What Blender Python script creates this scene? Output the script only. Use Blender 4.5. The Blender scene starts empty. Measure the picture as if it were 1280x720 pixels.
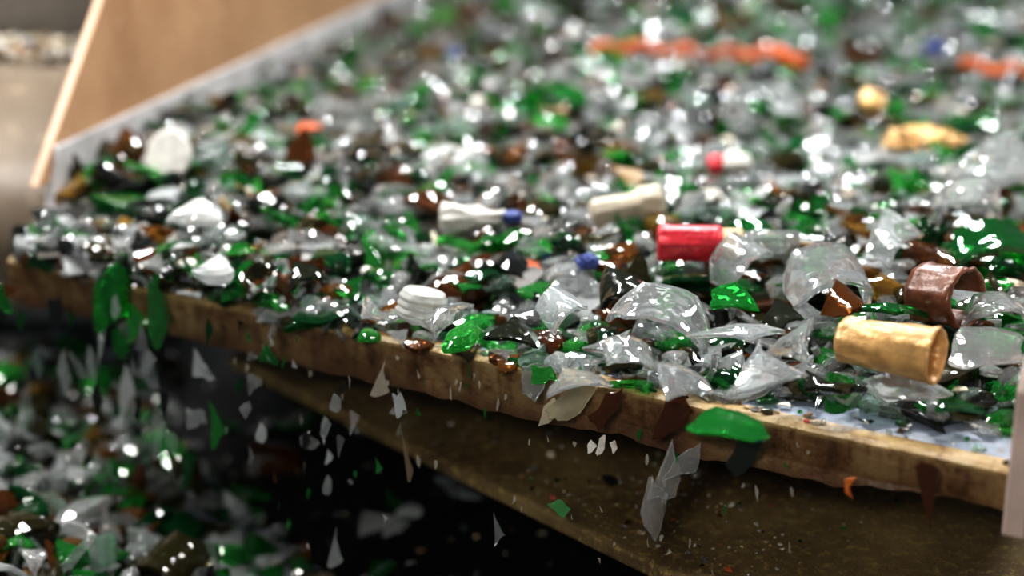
import bpy, math, numpy as np
from mathutils import Vector, Quaternion, Matrix, noise
rng=np.random.default_rng(41)
C=bpy.context.scene.collection
# ------------------------------------------------------------------ helpers
def link(o,parent=None):
    C.objects.link(o)
    if parent: o.parent=parent
    return o
def empty(name,loc=(0,0,0)):
    o=bpy.data.objects.new(name,None); o.location=loc; o.empty_display_size=.2
    return link(o)
def mesh_obj(name,verts,faces,mat=None,smooth=False,parent=None):
    m=bpy.data.meshes.new(name); m.from_pydata([tuple(v) for v in verts],[],faces); m.update()
    if mat: m.materials.append(mat)
    if smooth:
        for p in m.polygons: p.use_smooth=True
    o=bpy.data.objects.new(name,m); return link(o,parent)
def bevel(o,w,seg=2):
    b=o.modifiers.new('bevel','BEVEL'); b.width=w; b.segments=seg; b.limit_method='ANGLE'; return o
def prism(name,poly,z0,z1,mat,parent=None,bw=0.01):
    n=len(poly)
    v=[(x,y,z0) for x,y in poly]+[(x,y,z1) for x,y in poly]
    area=sum(poly[i][0]*poly[(i+1)%n][1]-poly[(i+1)%n][0]*poly[i][1] for i in range(n))
    f=[tuple(range(n))[::-1],tuple(range(n,2*n))]+[(i,(i+1)%n,(i+1)%n+n,i+n) for i in range(n)]
    if area<0: f=[tuple(reversed(q)) for q in f]
    o=mesh_obj(name,v,f,mat,parent=parent)
    if bw: bevel(o,bw)
    return o
def slab(name,pts,thick,mat,parent=None,bw=.01):
    p=[Vector(q) for q in pts]; nn=(p[1]-p[0]).cross(p[2]-p[0]).normalized()*thick
    n=len(p); v=p+[q-nn for q in p]
    f=[tuple(range(n)),tuple(range(2*n-1,n-1,-1))]+[(i,i+n,(i+1)%n+n,(i+1)%n) for i in range(n)]
    o=mesh_obj(name,v,f,mat,parent=parent)
    if bw: bevel(o,bw)
    return o
# ------------------------------------------------------------------ materials
def newmat(name):
    m=bpy.data.materials.new(name); m.use_nodes=True
    nt=m.node_tree; b=nt.nodes['Principled BSDF']; return m,nt,b
def N(nt,t,**k):
    n=nt.nodes.new(t)
    for a,v in k.items():
        if a in n.inputs.keys(): n.inputs[a].default_value=v
        else: setattr(n,a,v)
    return n
def ramp(nt,fac,stops):
    r=nt.nodes.new('ShaderNodeValToRGB'); e=r.color_ramp.elements
    while len(e)<len(stops): e.new(.5)
    for i,(p,c) in enumerate(stops): e[i].position=p; e[i].color=(*c,1) if len(c)==3 else c
    nt.links.new(fac,r.inputs['Fac']); return r
def noise_n(nt,scale,detail=4,rough=.6,stretch=None):
    n=nt.nodes.new('ShaderNodeTexNoise'); n.inputs['Scale'].default_value=scale
    n.inputs['Detail'].default_value=detail; n.inputs['Roughness'].default_value=rough
    g=nt.nodes.new('ShaderNodeNewGeometry'); vec=g.outputs['Position']
    if stretch:
        mp=nt.nodes.new('ShaderNodeMapping'); mp.inputs['Scale'].default_value=stretch; nt.links.new(vec,mp.inputs[0]); vec=mp.outputs[0]
    nt.links.new(vec,n.inputs['Vector']); return n
def mix(nt,fac,a,b,mode='MIX'):
    m=nt.nodes.new('ShaderNodeMix'); m.data_type='RGBA'; m.blend_type=mode
    for sock,val in ((m.inputs[0],fac),(m.inputs[6],a),(m.inputs[7],b)):
        if hasattr(val,'links'): nt.links.new(val,sock)
        elif isinstance(val,(int,float)): sock.default_value=val
        else: sock.default_value=(*val,1)
    return m.outputs[2]
def bump(nt,b,h,strength=.3,dist=.02):
    n=nt.nodes.new('ShaderNodeBump'); n.inputs['Strength'].default_value=strength; n.inputs['Distance'].default_value=dist
    nt.links.new(h,n.inputs['Height']); nt.links.new(n.outputs[0],b.inputs['Normal'])
def simple(name,col,rough=.5,metal=0,var=.25,scale=20,bmp=.2,spec=.5):
    m,nt,b=newmat(name); n=noise_n(nt,scale)
    lo=tuple(c*(1-var) for c in col); hi=tuple(min(1,c*(1+var)) for c in col)
    r=ramp(nt,n.outputs['Fac'],[(.3,lo),(.7,hi)]); nt.links.new(r.outputs[0],b.inputs['Base Color'])
    b.inputs['Roughness'].default_value=rough; b.inputs['Metallic'].default_value=metal
    b.inputs['Specular IOR Level'].default_value=spec
    if bmp: bump(nt,b,n.outputs['Fac'],bmp,.02)
    return m
def glass_mat():
    m,nt,b=newmat('broken_glass')
    a=N(nt,'ShaderNodeAttribute',attribute_name='shade')
    nt.links.new(a.outputs['Color'],b.inputs['Base Color'])
    nt.links.new(a.outputs['Alpha'],b.inputs['Transmission Weight'])
    n=noise_n(nt,7,3)
    r=ramp(nt,n.outputs['Fac'],[(.38,(.015,)*3),(.78,(.14,)*3)])
    nt.links.new(r.outputs[0],b.inputs['Roughness'])
    b.inputs['IOR'].default_value=1.52
    b.inputs['Specular IOR Level'].default_value=.65
    n2=noise_n(nt,7,2); bump(nt,b,n2.outputs['Fac'],.2,.05)
    return m
GLASS=glass_mat()
def opaque_mat():
    m,nt,b=newmat('opaque_scraps')
    a=N(nt,'ShaderNodeAttribute',attribute_name='shade')
    n=noise_n(nt,18,4); r=ramp(nt,n.outputs['Fac'],[(.3,(.5,.45,.37)),(.6,(.95,.95,.95))])
    nt.links.new(mix(nt,1.0,a.outputs['Color'],r.outputs[0],'MULTIPLY'),b.inputs['Base Color'])
    b.inputs['Roughness'].default_value=.45
    return m
OPAQ=opaque_mat()
# ------------------------------------------------------------------ shard library
def shard(r,elong=1.,R=None,thick=.035,chunk=False):
    k=r.integers(3,7) 
    ang=np.sort((np.arange(k)+r.uniform(-.38,.38,k))*2*np.pi/k)
    rad=.5*r.uniform(.6,1.25,k)*(1.12 if k==3 else 1)
    cx=rad*np.cos(ang)*elong; cy=rad*np.sin(ang)/math.sqrt(elong)
    pts=[]
    for i in range(k):
        j=(i+1)%k
        a=np.array([cx[i],cy[i]]); b=np.array([cx[j],cy[j]]); L=np.linalg.norm(b-a)
        nrm=np.array([(b-a)[1],-(b-a)[0]])/max(L,1e-6); bow=r.normal(.0,.07)*L
        sub=4
        for t in range(sub):
            f=t/sub; q=a*(1-f)+b*f
            if t: q=q+nrm*(bow*4*f*(1-f)*.8+r.normal(0,.026)*L)
            pts.append(q)
    pts=np.array(pts); n=len(pts)
    R=R or 50.
    t2=thick
    wob=lambda p: .012*np.sin(p[:,0]*9+1)*np.cos(p[:,1]*8+2)
    def bend(p,off,w=0):
        rr=R+off
        return np.stack([rr*np.sin(p[:,0]/R),p[:,1],rr*np.cos(p[:,0]/R)-R+w],1)
    cen=pts.mean(0,keepdims=True)
    V=[];F=[];S=[]
    def add(v):
        i=sum(len(q) for q in V); V.append(v); return i
    for side in (1,-1):
        off=t2/2*side
        o_=cen+(pts-cen)*(.96 if side==1 else .88)
        sc=r.uniform(.5,1.) if chunk else 1
        jit=(r.normal(0,.05,(n,1)) if chunk else 0)
        i0=add(bend(o_,off*sc,wob(o_)*.5)); m_=cen+(pts-cen)*(.6+jit); i1=add(bend(m_,off*(1.25 if chunk else 1.05),wob(m_)))
        i2=add(bend(cen+(r.normal(0,.06,(1,2)) if chunk else 0),off*(1.5 if chunk else 1.1)))
        for i in range(n):
            j=(i+1)%n
            q=[(i0+i,i0+j,i1+j),(i0+i,i1+j,i1+i),(i1+i,i1+j,i2)]
            if side<0: q=[t[::-1] for t in q]
            F+=q; S+=[not chunk]*3
    mid=cen+(pts-cen)*(1+r.normal(0,.025,(n,1)))
    T=V[0].copy(); B=V[3].copy(); M=bend(mid,r.uniform(-.3,.3)*t2)
    a=add(T); bq=add(M); c_=add(B)
    for i in range(n):
        j=(i+1)%n
        F+=[(a+i,bq+i,bq+j),(a+i,bq+j,a+j),(bq+i,c_+i,c_+j),(bq+i,c_+j,bq+j)]; S+=[False]*4
    V=np.concatenate(V); V-=V.mean(0)
    return V,np.array(F),np.array(S)
def ringpiece(r,rad=.14,h=.25,arc=300,th=.035,thread=False):
    na=max(8,int(arc/14)); nz=6; V=[];F=[];S=[]
    full=arc>=359
    jag=r.uniform(.55,1.05,na+1)
    if full: jag[-1]=jag[0]
    def grid(rr,prof):
        g=[]
        for i in range(na+1):
            A=math.radians(arc)*i/na
            for k in range(nz+1):
                z=h*k/nz; zz=h-(h-z)*jag[i]
                q=rr+prof(k)
                g.append((q*math.cos(A),q*math.sin(A),zz-h/2))
        return np.array(g)
    pr=lambda k:(.022 if (k in (nz,nz-1) or (thread and k%2==0)) else 0)
    outer=grid(rad,pr); inner=grid(rad-th,lambda k:0)
    o=len(outer); V=np.concatenate([outer,inner])
    for i in range(na):
        for k in range(nz):
            a=i*(nz+1)+k; b=a+nz+1
            F+=[(a,b,b+1),(a,b+1,a+1),(o+a,o+b+1,o+b),(o+a,o+a+1,o+b+1)]; S+=[True]*4
        a=i*(nz+1); b=a+nz+1
        F+=[(a,o+a,o+b),(a,o+b,b)]; a+=nz;b+=nz; F+=[(a,o+b,o+a),(a,b,o+b)]; S+=[False]*4
    for a0,fl in ((0,1),(na*(nz+1),0)):
        for k in range(nz):
            a=a0+k; q=[(a,a+1,o+a+1),(a,o+a+1,o+a)]
            if not fl: q=[t[::-1] for t in q]
            F+=q; S+=[False]*2
    return V,np.array(F),np.array(S)
lib_flat=[shard(rng,rng.uniform(.9,1.6),rng.uniform(.6,2.0) ,rng.uniform(.07,.13)) for _ in range(28)]
lib_curv=[shard(rng,rng.uniform(1.,1.5),rng.uniform(.30,.48),rng.uniform(.07,.11)) for _ in range(18)]
lib_chunk=[shard(rng,rng.uniform(.9,1.3),rng.uniform(.8,3),rng.uniform(.22,.36),True) for _ in range(20)]
lib_ring=[ringpiece(rng,.3,.5,a,.07,tt) for a,tt in ((360,True),(300,False),(230,True),(180,False))]
LIB=lib_flat+lib_curv+lib_chunk+lib_ring
nF,nC,nK,nR=len(lib_flat),len(lib_curv),len(lib_chunk),len(lib_ring)
PAL=[((.96,.99,.99),.93,25),((.92,.96,.96),.85,17),((.92,.95,.96),.68,9),((.68,.90,.79),.90,5),
     ((.05,.54,.09),.88,8),((.10,.74,.13),.85,6),((.02,.29,.05),.85,6.5),((.015,.14,.04),.8,6),
     ((.07,.06,.02),.75,12),((.02,.022,.02),.45,11),((.32,.13,.025),.82,3.5),((.15,.05,.012),.7,7),((.6,.34,.06),.85,1.5)]
PC=np.array([(*c,t) for c,t,w in PAL]); PW=np.array([w for *_,w in PAL],float); PW/=PW.sum()
OP=[((.80,.78,.72),7),((.8,.73,.58),4),((.68,.5,.25),2),((.8,.16,.05),.8),((.6,.05,.06),.5),((.05,.15,.5),.6),((.1,.09,.08),3),((.35,.22,.1),4)]
OC=np.array([(*c,0) for c,w in OP]); OW=np.array([w for c,w in OP]);OW/=OW.sum()
def build_mass(name,items,parent=None):
    Vs=[];Fs=[];Ss=[];Cs=[];Ms=[];off=0
    for li,loc,q,sc,col,ms in items:
        V,F,S=LIB[li]
        R=np.array(q.to_matrix())
        Vs.append((V*np.array(sc))@R.T+np.array(loc)); Fs.append(F+off); off+=len(V)
        Ss.append(S); Cs.append(np.repeat([col],len(F),0)); Ms.append(np.full(len(F),ms))
    V=np.concatenate(Vs);F=np.concatenate(Fs);S=np.concatenate(Ss);Cc=np.concatenate(Cs);M=np.concatenate(Ms)
    m=bpy.data.meshes.new(name)
    m.vertices.add(len(V)); m.vertices.foreach_set('co',V.ravel().astype(np.float32))
    m.loops.add(len(F)*3); m.loops.foreach_set('vertex_index',F.ravel().astype(np.int32))
    m.polygons.add(len(F)); m.polygons.foreach_set('loop_start',(np.arange(len(F))*3).astype(np.int32))
    m.polygons.foreach_set('loop_total',np.full(len(F),3,np.int32))
    m.materials.append(GLASS); m.materials.append(OPAQ)
    m.polygons.foreach_set('material_index',M.astype(np.int32))
    m.update(calc_edges=True)
    m.polygons.foreach_set('use_smooth',S)
    at=m.attributes.new('shade','FLOAT_COLOR','FACE'); at.data.foreach_set('color',Cc.ravel().astype(np.float32))
    m.update()
    return link(bpy.data.objects.new(name,m),parent)
def rq(tilt_sd,steep=.08):
    yaw=rng.uniform(0,2*np.pi); ax=rng.uniform(0,2*np.pi)
    t=rng.normal(0,tilt_sd) if rng.random()>steep else rng.uniform(.6,1.4)
    flip=math.pi if rng.random()<.4 else 0
    return Quaternion((math.cos(ax),math.sin(ax),0),t)@Quaternion((0,0,1),yaw)@Quaternion((1,0,0),flip)
def rand_item(x,y,z,size,tilt=.3,steep=.08,opq=.03):
    u=rng.random()
    if u<.46: li=rng.integers(0,nF)
    elif u<.67: li=nF+rng.integers(0,nC)
    elif u<.985: li=nF+nC+rng.integers(0,nK); size*=.82
    else: li=nF+nC+nK+rng.integers(0,nR); size*=.8
    if rng.random()<opq:
        col=OC[rng.choice(len(OC),p=OW)]; ms=1; size*=.65
    else:
        col=PC[rng.choice(len(PC),p=PW)].copy(); col[:3]=np.clip(col[:3]*rng.uniform(.85,1.08),0,.99); ms=0
    return (li,(x,y,z),rq(tilt,steep),(size,size,size if size<.3 else .3+.4*(size-.3)),col,ms)
# ------------------------------------------------------------------ tray frame
L0=np.array([1.74,4.85]); E=np.array([-.859,.512]); NN=np.array([.512,.859])
def TR(sv,d): return L0+E*sv+NN*d
def sd(x,y):
    q=np.array([x,y])-L0; return float(q@E),float(q@NN)
def smooth(a,b,x):
    t=min(1,max(0,(x-a)/(b-a))); return t*t*(3-2*t)
def wall_x(y): return -2.5+(y-7.8)*.19
def hgt(x,y):
    s_,d=sd(x,y)
    start=.26*(1-smooth(.6,2.2,s_))
    h=.02+.18*smooth(start,start+.9,d)+.08*smooth(3,4.6,s_)*smooth(0,.5,d)
    h+=.07*noise.noise((x*1.3,y*1.3,0))*smooth(0,1,d)+.06*noise.noise((x*.6,y*.6,3))*smooth(0,.6,d)
    return h
tray=empty('vibrating_screen_tray')
deckm,nt,b=newmat('deck_grey_polymer')
n1=noise_n(nt,6); r1=ramp(nt,n1.outputs['Fac'],[(.3,(.18,.22,.30)),(.6,(.34,.39,.48)),(.8,(.28,.20,.12))])
nt.links.new(r1.outputs[0],b.inputs['Base Color']); b.inputs['Roughness'].default_value=.4
lipm,nt,b=newmat('worn_rusty_edge')
n1=noise_n(nt,2.6,7,.65); r1=ramp(nt,n1.outputs['Fac'],[(.32,(.055,.024,.010)),(.43,(.14,.07,.028)),(.54,(.24,.15,.065)),(.75,(.36,.25,.125))])
n2=noise_n(nt,14,5,.7); r2=ramp(nt,n2.outputs['Fac'],[(.34,(.38,.24,.15)),(.50,(1,1,1))])
n3=noise_n(nt,9,3,.6,(1,1,.12)); r3=ramp(nt,n3.outputs['Fac'],[(.36,(.35,.23,.15)),(.5,(1,1,1))])
geo=nt.nodes.new('ShaderNodeNewGeometry'); sx=nt.nodes.new('ShaderNodeSeparateXYZ'); nt.links.new(geo.outputs['Position'],sx.inputs[0])
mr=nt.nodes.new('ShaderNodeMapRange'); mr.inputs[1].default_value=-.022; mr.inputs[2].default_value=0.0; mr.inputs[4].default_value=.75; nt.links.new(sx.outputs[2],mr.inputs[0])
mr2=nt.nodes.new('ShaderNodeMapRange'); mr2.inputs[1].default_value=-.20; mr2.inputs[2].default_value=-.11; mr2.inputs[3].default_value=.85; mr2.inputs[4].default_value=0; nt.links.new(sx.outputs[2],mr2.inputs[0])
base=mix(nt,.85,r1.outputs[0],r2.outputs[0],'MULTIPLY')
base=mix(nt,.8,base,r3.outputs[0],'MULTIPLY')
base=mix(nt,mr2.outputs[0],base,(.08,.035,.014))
arris=mix(nt,.8,(.48,.34,.15),r2.outputs[0],'MULTIPLY')
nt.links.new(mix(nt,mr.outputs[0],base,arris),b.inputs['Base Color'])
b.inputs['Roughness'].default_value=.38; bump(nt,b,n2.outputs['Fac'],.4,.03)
PL=TR(4.98,0.02); 
prism('deck',[tuple(TR(-.1,.03)),tuple(PL),(wall_x(26),26),(12.5,22.9)],-.08,.0,deckm,tray,.004)
nseg=120; lv=[];lf=[]
for i in range(nseg+1):
    sv=-.1+5.1*i/nseg
    drop=-.205+.025*noise.noise((sv*2.2,0,0))+.022*noise.noise((sv*9,0,5))+.06*(1-smooth(0,1.2,sv))
    fr=.012*noise.noise((sv*5,2,0)); tp_=.008*noise.noise((sv*7,4,0))
    for d,z in ((0.0+fr,.014+tp_),(-.02+fr,.0),(-.02+fr,-.06),(-.012+fr,-.14),(-.02+fr,drop),(.07,drop),(.07,.014)):
        p=TR(sv,d); lv.append((p[0],p[1],z))
K=7
for i in range(nseg):
    for k in range(K):
        a=i*K+k; c2=i*K+(k+1)%K; lf.append((a,a+K,c2+K,c2))
lf.append(tuple(range(K))); lf.append(tuple(reversed(range(nseg*K,nseg*K+K))))
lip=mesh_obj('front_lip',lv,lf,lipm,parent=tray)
wallm,nt,b=newmat('tan_painted_steel')
n1=noise_n(nt,1.1,5); r1=ramp(nt,n1.outputs['Fac'],[(.3,(.32,.17,.085)),(.7,(.50,.30,.165))])
n2=noise_n(nt,9,6,.75); r2=ramp(nt,n2.outputs['Fac'],[(.60,(0,0,0)),(.70,(1,1,1))])
nt.links.new(mix(nt,r2.outputs[0],r1.outputs[0],(.60,.46,.29)),b.inputs['Base Color']); b.inputs['Roughness'].default_value=.45
stripm=simple('white_wear_strip',(.50,.48,.48),.5,0,.3,4,.1)
def W(y,z,off=0): return (wall_x(y)+off,y,z)
slab('side_plate_left',[W(7.8,.28),W(26,.28),W(26,4.2),W(12.0,4.2)],.06,wallm,tray)
slab('wear_strip_left',[W(7.82,.02,.03),W(26,.02,.03),W(26,.46,.03),W(8.0,.46,.03)],.05,stripm,tray)
rw=lambda d,z,o=0:(L0[0]+NN[0]*d-E[0]*o,L0[1]+NN[1]*d-E[1]*o,z)
pinkm=simple('pale_painted_steel',(.56,.43,.37),.45,0,.2,3,.1)
slab('side_plate_right',[rw(-.06,-.22),rw(-.06,.32),rw(.25,.75),rw(20,.75),rw(20,-.22)],.08,pinkm,tray)
# filler sheet under the shards, coloured dark to paint shade in the gaps
gv=[];gf=[]
gapm,nt,b=newmat('dark_gap_shade')
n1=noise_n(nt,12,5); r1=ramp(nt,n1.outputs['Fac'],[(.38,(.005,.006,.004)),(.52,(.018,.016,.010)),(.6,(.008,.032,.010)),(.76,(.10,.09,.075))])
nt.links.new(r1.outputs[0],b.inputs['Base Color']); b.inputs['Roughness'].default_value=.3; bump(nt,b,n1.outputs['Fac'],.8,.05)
ny=150; nx=90
for j in range(ny+1):
    d=.03+20.0*(j/ny)**1.5
    for i in range(nx+1):
        f=i/nx
        yl=(7.4+d*.97); pl=np.array([wall_x(yl)+.04,yl]) ; pr=TR(0,d)
        q=pl*(1-f)+pr*f
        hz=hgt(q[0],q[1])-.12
        if d<.32: hz=-.02 if f>.6 else min(hz,-.01)
        gv.append((q[0],q[1],hz))
for j in range(ny):
    for i in range(nx):
        a=j*(nx+1)+i; gf.append((a,a+1,a+nx+2,a+nx+1))
bed=empty('crushed_glass_bed')
mesh_obj('dark_gap_filler',gv,gf,gapm,True,bed)
items=[]
yy=4.8
while yy<23:
    dens=185 if yy<8.5 else (105 if yy<13 else 48)
    y1=yy+.5; xl=wall_x(yy) if yy>7.3 else -3; xr=.36*yy+1.0
    nn_=int((xr-xl)*.5*dens)
    for _ in range(nn_):
        x=rng.uniform(xl,xr); y=rng.uniform(yy,y1)
        s_,d=sd(x,y)
        st=.32*(1-smooth(.5,1.9,s_))-.04
        if d<st+rng.normal(0,.04) or s_<.08: continue
        if x<wall_x(y)+.08 and y>7.3: continue
        if s_>4.95 and y<7.45: continue
        if yy<9: size=float(np.clip(rng.lognormal(-1.58,.36),.08,.38))
        elif yy<13: size=float(np.clip(rng.lognormal(-1.46,.32),.11,.40))
        else: size=float(np.clip(rng.lognormal(-1.3,.3),.14,.5))
        z=max(.03,hgt(x,y)+rng.uniform(-.13,.04))
        if d<.3: size*=.8; z=max(.03,hgt(x,y)+rng.uniform(-.02,.05))
        items.append(rand_item(x,y,z,size,.24+.1*smooth(3,5,s_)))
    yy=y1
for _ in range(480):
    s_=rng.uniform(3.2,4.95); d=abs(rng.normal(.0,.22))-.04; p=TR(s_,d)
    items.append(rand_item(p[0],p[1],.04+rng.uniform(0,.12),rng.uniform(.10,.24),.5,.15))
for _ in range(110):
    s_=rng.uniform(0,2.4); p=TR(s_,rng.uniform(.0,.30)); items.append(rand_item(p[0],p[1],.02,rng.uniform(.02,.08),.2,0,.3))
CL=(.96,.99,.99,.90); CG=(.92,.96,.97,.82); GR=(.04,.54,.09,.86); LG=(.12,.76,.16,.84); DG=(.015,.22,.04,.82); BK=(.03,.034,.02,.6); BR=(.22,.075,.014,.75)
H_=[(.93,5.24,.20,.38,'f',CL,.2,.3),(1.30,6.05,.31,.50,'c',CL,.1,.3),(.60,5.66,.27,.42,'c',CL,-.3,.35),(.87,5.45,.27,.28,'f',CG,.5,.5),
 (1.82,5.40,.22,.32,'f',CL,.2,.4),(.78,5.03,.06,.26,'f',GR,-.2,.2),(.24,5.34,.12,.22,'f',CL,.1,.3),(.20,5.75,.28,.26,'c',CG,.8,.4),
 (0.0,5.65,.2,.26,'f',BK,-.4,.3),(-.19,5.62,.19,.22,'k',LG,.4,.35),(.62,5.24,.15,.28,'f',CL,-.4,.3),(1.33,5.80,.28,.27,'c',BR,.5,.4),
 (.88,5.85,.28,.26,'f',GR,-.6,.4),(1.68,6.5,.34,.44,'c',CL,.2,.4),(1.15,6.72,.29,.36,'c',DG,.3,.2),(2.15,6.5,.32,.50,'c',DG,0,.15),
 (2.55,7.6,.38,.62,'c',CL,.1,.3),(2.2,7.1,.35,.46,'c',CL,-.2,.4),(1.46,5.26,.12,.32,'f',CG,.1,.15),(1.18,5.28,.12,.28,'f',BK,.3,.1),
 (1.62,5.20,.08,.24,'f',DG,-.3,.05),(1.05,5.65,.25,.28,'c',BK,.2,.3),(1.5,5.75,.26,.27,'f',DG,.4,.2),(1.08,5.42,.24,.24,'k',CL,1.,.4),(.45,5.42,.19,.26,'c',CL,.2,.4),
 (-1.5,6.95,.33,.22,'k',(.92,.94,.94,.55),.3,.6),(-1.3,6.42,.21,.24,'k',(.92,.94,.94,.6),.3,.4),(-.9,6.35,.22,.26,'c',BK,.3,.4),(-.55,6.0,.16,.24,'f',CL,.3,.5),(-.3,5.9,.17,.24,'k',CL,.6,.3),
 (1.0,6.4,.3,.32,'c',CL,.7,.3),(.45,6.05,.26,.30,'c',BK,.1,.2),(.38,5.5,.2,.24,'f',CL,1.,.4),(1.95,5.75,.26,.30,'c',CL,.2,.15),(2.0,5.4,.22,.28,'f',DG,.2,.2)]
for x,y,z,sz,kd,col,yw,tl in H_:
    li={'f':lambda:rng.integers(0,nF),'c':lambda:nF+rng.integers(0,nC),'k':lambda:nF+nC+rng.integers(0,nK)}[kd]()
    q=Quaternion((1,0,0),tl)@Quaternion((0,0,1),yw)
    items.append((li,(x,y,z+.03),q,(sz,sz*.85,sz*.85),col,0))
build_mass('glass_shards',items,bed)
# ------------------------------------------------------------------ lower conveyor
BZ=-1.5
beltm,nt,b=newmat('black_rubber_belt')
n1=noise_n(nt,22,6,.8); r1=ramp(nt,n1.outputs['Fac'],[(.5,(.003,.003,.0035)),(.66,(.010,.008,.006)),(.76,(.07,.04,.018))])
nt.links.new(r1.outputs[0],b.inputs['Base Color']); b.inputs['Roughness'].default_value=.6; b.inputs['Specular IOR Level'].default_value=.25; bump(nt,b,n1.outputs['Fac'],.5,.03)
prism('conveyor_belt',[(-9,3),(5,3),(5,24),(-9,24)],BZ-.12,BZ,beltm,None,.02)
heap=empty('crushed_glass_heap')
def hh(x,y):
    bx=-1.0-.60*(y-6.86)+.15*noise.noise((y*1.5,0,7))
    dd=bx-x
    h=.5*smooth(-.1,1.8,dd)*(1-smooth(8.6,10.6,y))
    return BZ+h+.06*noise.noise((x*1.3,y*1.3,9)),dd
hv=[];hf=[];nx,ny=50,60
for j in range(ny+1):
    for i in range(nx+1):
        x=-6+6*i/nx; y=4+10*j/ny; z,dd=hh(x,y); hv.append((x,y,z-.06 if (dd>.1 and y<9.6) else BZ-.05))
for j in range(ny):
    for i in range(nx):
        a=j*(nx+1)+i; hf.append((a,a+1,a+nx+2,a+nx+1))
mesh_obj('dark_gap_filler',hv,hf,gapm,True,heap)  # same dark filler, shade painted into the gaps of the heap
items=[]
for _ in range(7000):
    x=rng.uniform(-5.0,-.2); y=rng.uniform(5.2,12.5); 
    if x<-.36*y-.7: continue
    z,dd=hh(x,y)
    if dd<rng.exponential(.10)-.05 and rng.random()<.96: continue
    if y>8.9 and rng.random()<.2+(y-8.9)/1.9 and not (y>10 and rng.random()<.04): continue
    items.append(rand_item(x,y,max(BZ+.03,z+rng.uniform(-.06,.08)),float(np.clip(rng.lognormal(-1.42,.32),.12,.40)),.4,.12))
build_mass('glass_shards',items,heap)
items=[]
for _ in range(2800):
    x=rng.uniform(-6,1.8); y=rng.uniform(5.5,15); z,dd=hh(x,y)
    if dd>0 and y<9.0: continue
    sz=rng.exponential(.018)+.012
    items.append(rand_item(x,y,BZ+.01,min(sz,.12),.3,0,.35))
build_mass('glass_crumbs',items,heap)
# ------------------------------------------------------------------ dusty chute plate under the lip
chm,nt,b=newmat('dusty_chute_plate')
n1=noise_n(nt,1.5,7,.7); r1=ramp(nt,n1.outputs['Fac'],[(.32,(.10,.055,.022)),(.52,(.22,.145,.06)),(.7,(.40,.29,.12))])
n2=noise_n(nt,20,6,.8); r2=ramp(nt,n2.outputs['Fac'],[(.52,(0,0,0)),(.64,(1,1,1))])
nt.links.new(mix(nt,r2.outputs[0],r1.outputs[0],(.56,.40,.13)),b.inputs['Base Color']); b.inputs['Roughness'].default_value=.5; bump(nt,b,n2.outputs['Fac'],.7,.03)
chute=empty('discharge_chute')
prism('chute_plate',[(3.33,2.49),(7.5,4.5),(3.4,11.5),(-.9,9.2),(-1.6,8.05)],-.83,-.75,chm,chute,.02)
items=[]
for _ in range(900):
    f=rng.random()**1.0; a=np.array([.9,5.3])*(1-f)+np.array([-1.4,8.0])*f; p=a+np.array([.75,.66])*abs(rng.normal(0.05,.9))
    items.append(rand_item(p[0],p[1],-.74,min(.12,rng.exponential(.014)+.01),.3,0,.6))
build_mass('dust_and_crumbs',items,chute)
# ------------------------------------------------------------------ machine housing, far left
hm,nt,b=newmat('dusty_beige_housing')
n1=noise_n(nt,.9,5); r1=ramp(nt,n1.outputs['Fac'],[(.3,(.16,.12,.085)),(.7,(.27,.22,.165))])
n2=noise_n(nt,5,6,.7); r2=ramp(nt,n2.outputs['Fac'],[(.58,(0,0,0)),(.70,(1,1,1))])
nt.links.new(mix(nt,r2.outputs[0],r1.outputs[0],(.44,.36,.25)),b.inputs['Base Color']); b.inputs['Roughness'].default_value=.5
darkm=simple('grey_steel',(.12,.105,.09),.5,.2,.3,3,.1)
hous=empty('machine_housing')
prof=[(9.0,-.75),(9.02,-.2),(9.1,0.0),(9.3,.25),(9.6,.45),(9.95,.60),(10.25,.66),(10.27,.70),(10.95,.72),(11.0,.72)]
V=[];F=[]
xs=[-7,-6,-5,-4,-3.4,-2.9,-2.5]
for x in xs:
    for (y,z) in prof: V.append((x,y,z+.10*(x+4)*-.4-(.12 if z>0 else 0)))
    V.append((x,11.0,-.75))
n=len(prof)+1
for i in range(len(xs)-1):
    for k in range(n):
        a=i*n+k; c2=i*n+(k+1)%n; F.append((a,a+n,c2+n,c2))
F.append(tuple(range(n))); F.append(tuple(range((len(xs)-1)*n,len(xs)*n))[::-1])
mesh_obj('curved_hopper_shell',V,F,hm,True,hous)
slab('back_cover_plate',[(-7,11.05,3.4),(-7,11.05,-.7),(-2.4,11.05,-.7),(-2.4,11.05,3.4)],.1,darkm,hous)
items=[]
for _ in range(600):
    x=rng.uniform(-4.8,-2.6); items.append(rand_item(x,rng.uniform(10.2,10.95),.61-.04*(x+4)+rng.uniform(0,.05),rng.uniform(.05,.17),.4,0,.95))
build_mass('debris_on_ledge',items,hous)
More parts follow.
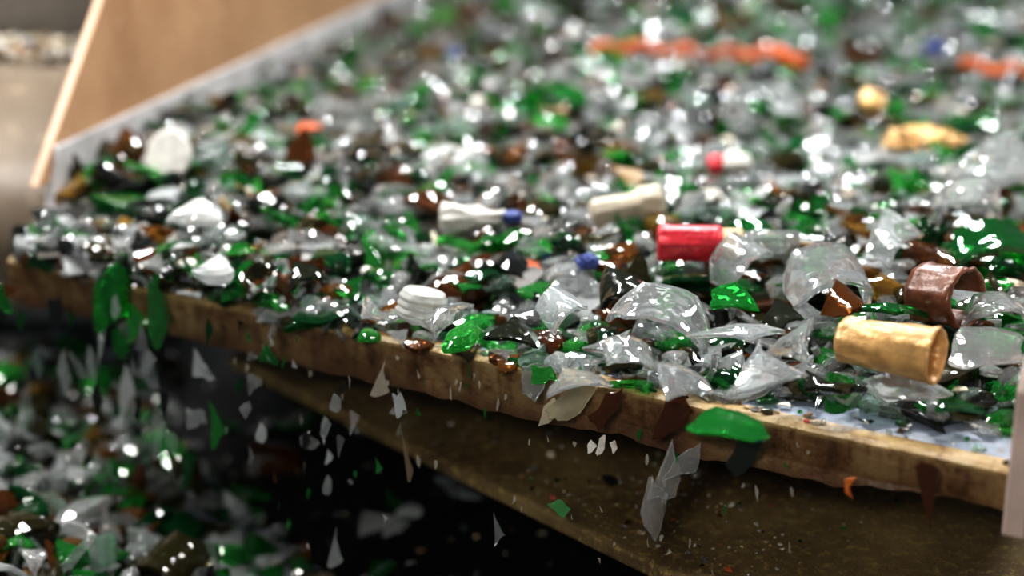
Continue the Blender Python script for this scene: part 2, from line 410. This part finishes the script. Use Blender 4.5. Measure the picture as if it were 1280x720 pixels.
# ------------------------------------------------------------------ distinct objects on the glass
def lathe(name,prof,loc,axis,mat,seg=40,parent=None,arc=360,jit=0,sc=1):
    q=Vector(axis).normalized().to_track_quat('Z','Y'); V=[];F=[]; full=arc>=360
    n=seg if full else seg+1
    for k,(rr,z) in enumerate(prof):
        for i in range(n):
            A=math.radians(arc)*i/seg
            j=jit*noise.noise((math.cos(A)*3,math.sin(A)*3,z*12))
            V.append(Vector(loc)+q@Vector(((rr+j)*math.cos(A)*sc,(rr+j)*math.sin(A)*sc,z*sc)))
    for k in range(len(prof)-1):
        for i in range(seg):
            j=(i+1)%n; F.append((k*n+i,k*n+j,(k+1)*n+j,(k+1)*n+i))
    return mesh_obj(name,V,F,mat,True,parent)
gold=simple('matte_gold_foil',(.58,.34,.13),.36,.2,.3,14,.4)
pr=[(0,0),(.05,0),(.082,.004),(.088,.012),(.090,.03),(.091,.10),(.094,.105),(.096,.20),(.100,.27),(.105,.35),(.110,.372),(.112,.385),(.105,.39),(.094,.38),(.088,.35),(.082,.25),(.078,.10),(0,.09)]
lathe('cork_stopper',pr,(1.25,5.44,.28),(.82,-.57,.03),gold,48,jit=.014,sc=.97)
redm=simple('red_foil_capsule',(.58,.03,.045),.33,.1,.4,18,.4)
corkm=simple('cork',(.62,.42,.24),.7,0,.3,30,.4)
rn=empty('red_capsule_bottle_neck'); rl=(.655,6.58,.33)
lathe('foil_capsule',[(0,0),(.07,0),(.084,.01),(.086,.03),(.083,.06),(.083,.28),(.078,.30),(.0,.30)],rl,(1,-.05,.0),redm,40,rn,jit=.016,sc=.95)
lathe('cork_end',[(0,.28),(.074,.28),(.076,.38),(.070,.40),(.0,.40)],rl,(1,-.05,.0),corkm,32,rn,jit=.004,sc=.95)
def solid_glass(name,col,tr=.95,rough=.04):
    m,nt,b=newmat(name); b.inputs['Base Color'].default_value=(*col,1); b.inputs['Transmission Weight'].default_value=tr
    n=noise_n(nt,8,2); r=ramp(nt,n.outputs['Fac'],[(.4,(rough,)*3),(.8,(rough+.08,)*3)]); nt.links.new(r.outputs[0],b.inputs['Roughness'])
    b.inputs['IOR'].default_value=1.5; return m
cg=solid_glass('clear_glass',(.94,.97,.96),.9)
lathe('glass_neck',[(.062,.40),(.066,.44),(.075,.45),(.075,.52),(.068,.54),(.072,.66),(.062,.66),(.05,.5),(.05,.40),(.062,.40)],rl,(1,-.05,.0),cg,32,rn,sc=.95)
brn=simple('brown_printed_metal',(.12,.042,.02),.33,.1,.5,14,.25)
lathe('brown_neck_collar',[(.125,0),(.135,.0),(.138,.03),(.132,.05),(.132,.2),(.140,.23),(.134,.245),(.120,.245),(.118,.2),(.118,.03),(.125,0)],(1.68,5.92,.31),(.62,-.78,.14),brn,44,arc=315,jit=.018,sc=.90)
whitep=simple('white_plastic',(.60,.58,.54),.45,0,.25,14,.3)
tp=solid_glass('frosted_plastic',(.86,.86,.82),.5,.2)
pr=[(0,0),(.10,0),(.105,.02)]
for k in range(3): pr+= [(.105,.02+.035*k),(.118,.03+.035*k),(.118,.042+.035*k),(.105,.052+.035*k)]
pr+=[(.105,.13),(.098,.14),(.085,.141),(.0,.142)]
lathe('threaded_plastic_cap',pr,(-.385,5.96,.18),(.2,.1,1),tp,40,sc=.88,jit=.008)
lathe('plastic_lid',[(0,0),(.125,0),(.14,.008),(.145,.03),(.135,.034),(.11,.036),(0,.03)],(-1.86,8.12,.38),(-.35,-.8,.35),whitep,40,jit=.006)
sp=empty('plastic_tube'); tl=(-.35,7.10,.30)
lathe('tube_body',[(0,0),(.05,0),(.078,.02),(.088,.08),(.07,.16),(.045,.24),(.03,.34),(.02,.40),(0,.40)],tl,(.97,.12,.0),whitep,28,sp,jit=.07,sc=.8)
bluem=simple('blue_plastic',(.02,.045,.22),.4,0,.2,20,.1)
lathe('tube_tip',[(0,.38),(.03,.38),(.035,.44),(.028,.50),(0,.50)],tl,(.97,.12,.0),bluem,24,sp,sc=.8,jit=.03)
ivory=simple('ivory_plastic',(.54,.48,.37),.5,0,.3,12,.35)
lathe('bottle_stopper',[(0,0),(.055,0),(.06,.02),(.06,.27),(.075,.28),(.085,.30),(.086,.38),(.075,.41),(0,.41)],(.40,7.33,.27),(.93,.3,.1),ivory,30,jit=.04,sc=.9)
pt=empty('red_white_label_scrap'); pl=(1.18,8.3,.29)
lathe('white_part',[(0,0),(.06,0),(.068,.05),(.05,.16),(0,.18)],pl,(.9,-.1,.05),whitep,24,pt,jit=.06,sc=.9)
lathe('red_part',[(0,-.10),(.03,-.10),(.05,-.08),(.06,0),(0,0)],pl,(.9,-.1,.05),redm,24,pt,jit=.05,sc=.9)
goldf=simple('gold_foil',(.55,.34,.14),.3,.6,.5,12,.9)
def crumple(name,loc,sx,sy,sz,mat,seed=0):
    V=[];F=[];nu,nv=40,24
    for j in range(nv+1):
        for i in range(nu):
            A=2*math.pi*i/nu; B=math.pi*j/nv
            p=Vector((math.cos(A)*math.sin(B),math.sin(A)*math.sin(B),math.cos(B)))
            f=1+.35*noise.noise(p*2.2+Vector((seed,0,0)))+.5*abs(noise.noise(p*5+Vector((0,seed,0))))
            V.append((loc[0]+p.x*f*sx,loc[1]+p.y*f*sy,loc[2]+p.z*f*sz))
    for j in range(nv):
        for i in range(nu):
            k=(i+1)%nu; F.append((j*nu+i,(j+1)*nu+i,(j+1)*nu+k,j*nu+k))
    return mesh_obj(name,V,F,mat,False)
crumple('crumpled_gold_foil',(2.50,9.05,.26),.2,.18,.07,goldf,3)
lathe('gold_bottle_cap',[(0,0),(.10,0),(.11,.03),(.105,.09),(.09,.11),(0,.115)],(2.35,9.85,.32),(.1,-.6,.8),goldf,30,jit=.006,sc=.85)
orgm=simple('orange_plastic',(.46,.085,.012),.5,0,.85,5,.3)
def strip(name,pts,w,h,mat):
    V=[];F=[]
    for i,p in enumerate(pts):
        p=Vector(p); d=(Vector(pts[min(i+1,len(pts)-1)])-Vector(pts[max(i-1,0)])).normalized(); sde=d.cross(Vector((0,0,1))).normalized()
        wv=w*(1+.5*noise.noise((i*.7,0,1))); h2=h*(1+.8*noise.noise((i*.9,3,1)))
        for a,bb in ((-1,-1),(1,-1),(1,.6),(.5,1),(-.5,1),(-1,.6)): V.append(p+sde*a*wv+Vector((0,0,bb*h2)))
    n=6
    for i in range(len(pts)-1):
        for k in range(n): F.append((i*n+k,(i+1)*n+k,(i+1)*n+(k+1)%n,i*n+(k+1)%n))
    F.append(tuple(range(n))[::-1]); F.append(tuple(range((len(pts)-1)*n,len(pts)*n)))
    return mesh_obj(name,V,F,mat)
strip('orange_plastic_strap',[(.63+1.65*t,12.2+.9*t*(1-t)-.45*t,.32+.02*math.sin(9*t)+.025*math.sin(31*t)) for t in np.linspace(0,1,34)],.05,.04,orgm)
strip('orange_plastic_strap',[(3.4+.6*t,11.5-.4*t,.32+.03*math.sin(14*t)) for t in np.linspace(0,1,14)],.045,.035,orgm)
crumple('blue_plastic_scrap',(.34,6.56,.25),.045,.045,.03,bluem,1)
crumple('blue_plastic_scrap',(3.42,12.3,.32),.07,.07,.045,bluem,2)
# ------------------------------------------------------------------ falling pieces
items=[]
def fall(x,y,z,w,h,col,roll=0,kind='f',ms=0,yaw=0,li=None):
    if li is None: li=rng.integers(0,nF) if kind=='f' else nF+rng.integers(0,nC)
    q=Quaternion((0,0,1),yaw)@Quaternion((0,1,0),roll)@Quaternion((1,0,0),math.pi/2-.2)
    items.append((li,(x,y,z),q,(w,h,min(w,h)*.8),col,ms))
W1=(.95,.95,.93,.88)
fall(.60,5.36,-.26,.16,.40,W1,.25,'c'); fall(.55,5.34,-.38,.13,.28,W1,.2,'c'); fall(.66,5.36,-.20,.12,.24,W1,.8)
fall(.24,5.58,-.03,.11,.38,(.85,.78,.58,.7),.75); fall(.15,5.62,-.09,.06,.22,(.85,.78,.62,.6),.5)
fall(.61,5.35,.02,.12,.34,(.16,.05,.015,.7),.1); fall(.37,5.49,-.02,.12,.2,(.18,.06,.015,.7),.3)
fall(1.45,4.83,-.05,.10,.28,(.18,.06,.015,.7),-.1); fall(.86,5.20,-.08,.13,.2,(.05,.06,.045,.7),.2); fall(.91,5.15,0,.05,.07,(.02,.12,.6,.1),.4,'f',1)
fall(1.21,4.98,-.12,.10,.08,(.75,.2,.03,.5),.9,'f',1); fall(.09,5.66,.03,.11,.2,CL,.1); fall(.12,5.62,.06,.10,.13,LG,.1)
fall(-.56,6.05,-.14,.10,.19,(.85,.78,.66,.7),.1); fall(-.48,5.99,-.23,.10,.09,W1,.1); fall(-.69,6.12,-.34,.06,.13,W1,.1); fall(-.45,5.97,-.45,.04,.32,(.5,.38,.26,.7),-.2)
fall(-.06,5.74,-.68,.06,.2,CL,0); fall(.195,5.59,-.5,.08,.11,(.2,.7,.25,.7),0); fall(-.91,6.25,-.5,.09,.09,W1,0); fall(-1.09,6.36,-.13,.07,.15,GR,0)
fall(-1.17,6.41,-.28,.09,.11,W1,.3); fall(-.8,6.18,-1.01,.09,.22,CG,0)
for dx,hh_ in ((.31,.10),(.35,.13),(.40,.08)): fall(dx,5.5,-.19,.03,hh_,(.9,.86,.78,.3),.2,'f',1)
fall(-1.90,6.83,-.02,.24,.46,GR,.05,'c'); fall(-1.80,6.85,-.12,.18,.36,LG,-.1); fall(-1.66,6.71,-.05,.10,.46,(.12,.6,.16,.88),.05); fall(-1.95,6.8,-.2,.12,.34,CG,0); fall(-1.75,6.75,-.3,.11,.46,CL,.05)
for _ in range(85):
    sv=rng.uniform(2.4,4.85); p=TR(sv,rng.uniform(-.35,-.06)); z=-rng.exponential(.5)+.0
    if z<-1.3: continue
    sz=rng.uniform(.025,.10)*(1 if sv>3.6 else .5)
    fall(p[0],p[1],z,sz,sz*rng.uniform(1.8,4.0),tuple(PC[rng.choice(len(PC),p=PW)]),rng.normal(0,.10))
for _ in range(70):
    sv=rng.uniform(.6,3.4); p=TR(sv,rng.uniform(-.3,-.06)); z=-rng.exponential(.3)
    if z<-.7: continue
    sz=rng.uniform(.008,.016); fall(p[0],p[1],z,sz,sz*rng.uniform(2,6),(.8,.75,.65,.7) if rng.random()<.85 else GR,rng.normal(0,.12))
build_mass('falling_glass_shards',items)
# ------------------------------------------------------------------ light
def area(name,loc,tgt,sx,sy,p,col=(1,1,1)):
    l=bpy.data.lights.new(name,'AREA'); l.shape='RECTANGLE'; l.size=sx; l.size_y=sy; l.energy=p; l.color=col
    o=bpy.data.objects.new(name,l); o.location=loc; o.rotation_euler=(Vector(tgt)-Vector(loc)).to_track_quat('-Z','Y').to_euler(); link(o)
area('overhead_light',(1,8,7),(0.5,8,0),.8,2.2,580,(1,.985,.96))
area('overhead_light_rear',(3,17,8),(2,12,0),3,.5,820,(.95,.98,1))
area('overhead_light_rear_left',(-3,15,9),(0,9,0),2.2,.45,800,(.97,.98,1))
area('overhead_light_left',(-5,8,6),(-2.5,8.0,-1),.8,2.0,600,(1,.98,.95))
area('side_light_right',(7,9,5),(1,6.5,0),.7,1.4,260,(1,1,1))
area('front_light',(-1,-1.5,3.6),(.3,7,-.5),1.4,.7,215,(1,.95,.88))  # added fill, brightens the chute plate under the tray
w=bpy.data.worlds.new('world'); bpy.context.scene.world=w; w.use_nodes=True
w.node_tree.nodes['Background'].inputs[0].default_value=(.57,.63,.72,1); w.node_tree.nodes['Background'].inputs[1].default_value=.14
# ------------------------------------------------------------------ camera
cam=bpy.data.cameras.new('camera'); co=bpy.data.objects.new('camera',cam); link(co)
cam.lens=1900/1280*36; cam.sensor_width=36; cam.clip_start=.05; cam.clip_end=200
co.location=(0,0,2.23); co.rotation_euler=(math.radians(90-17.8),0,0)
cam.dof.use_dof=True; cam.dof.focus_distance=6.05; cam.dof.aperture_fstop=.38
bpy.context.scene.camera=co
vs=bpy.context.scene.view_settings
vs.view_transform='Standard'
for lk in ('Medium High Contrast','Standard - Medium High Contrast'):
    try: vs.look=lk; break
    except Exception: pass
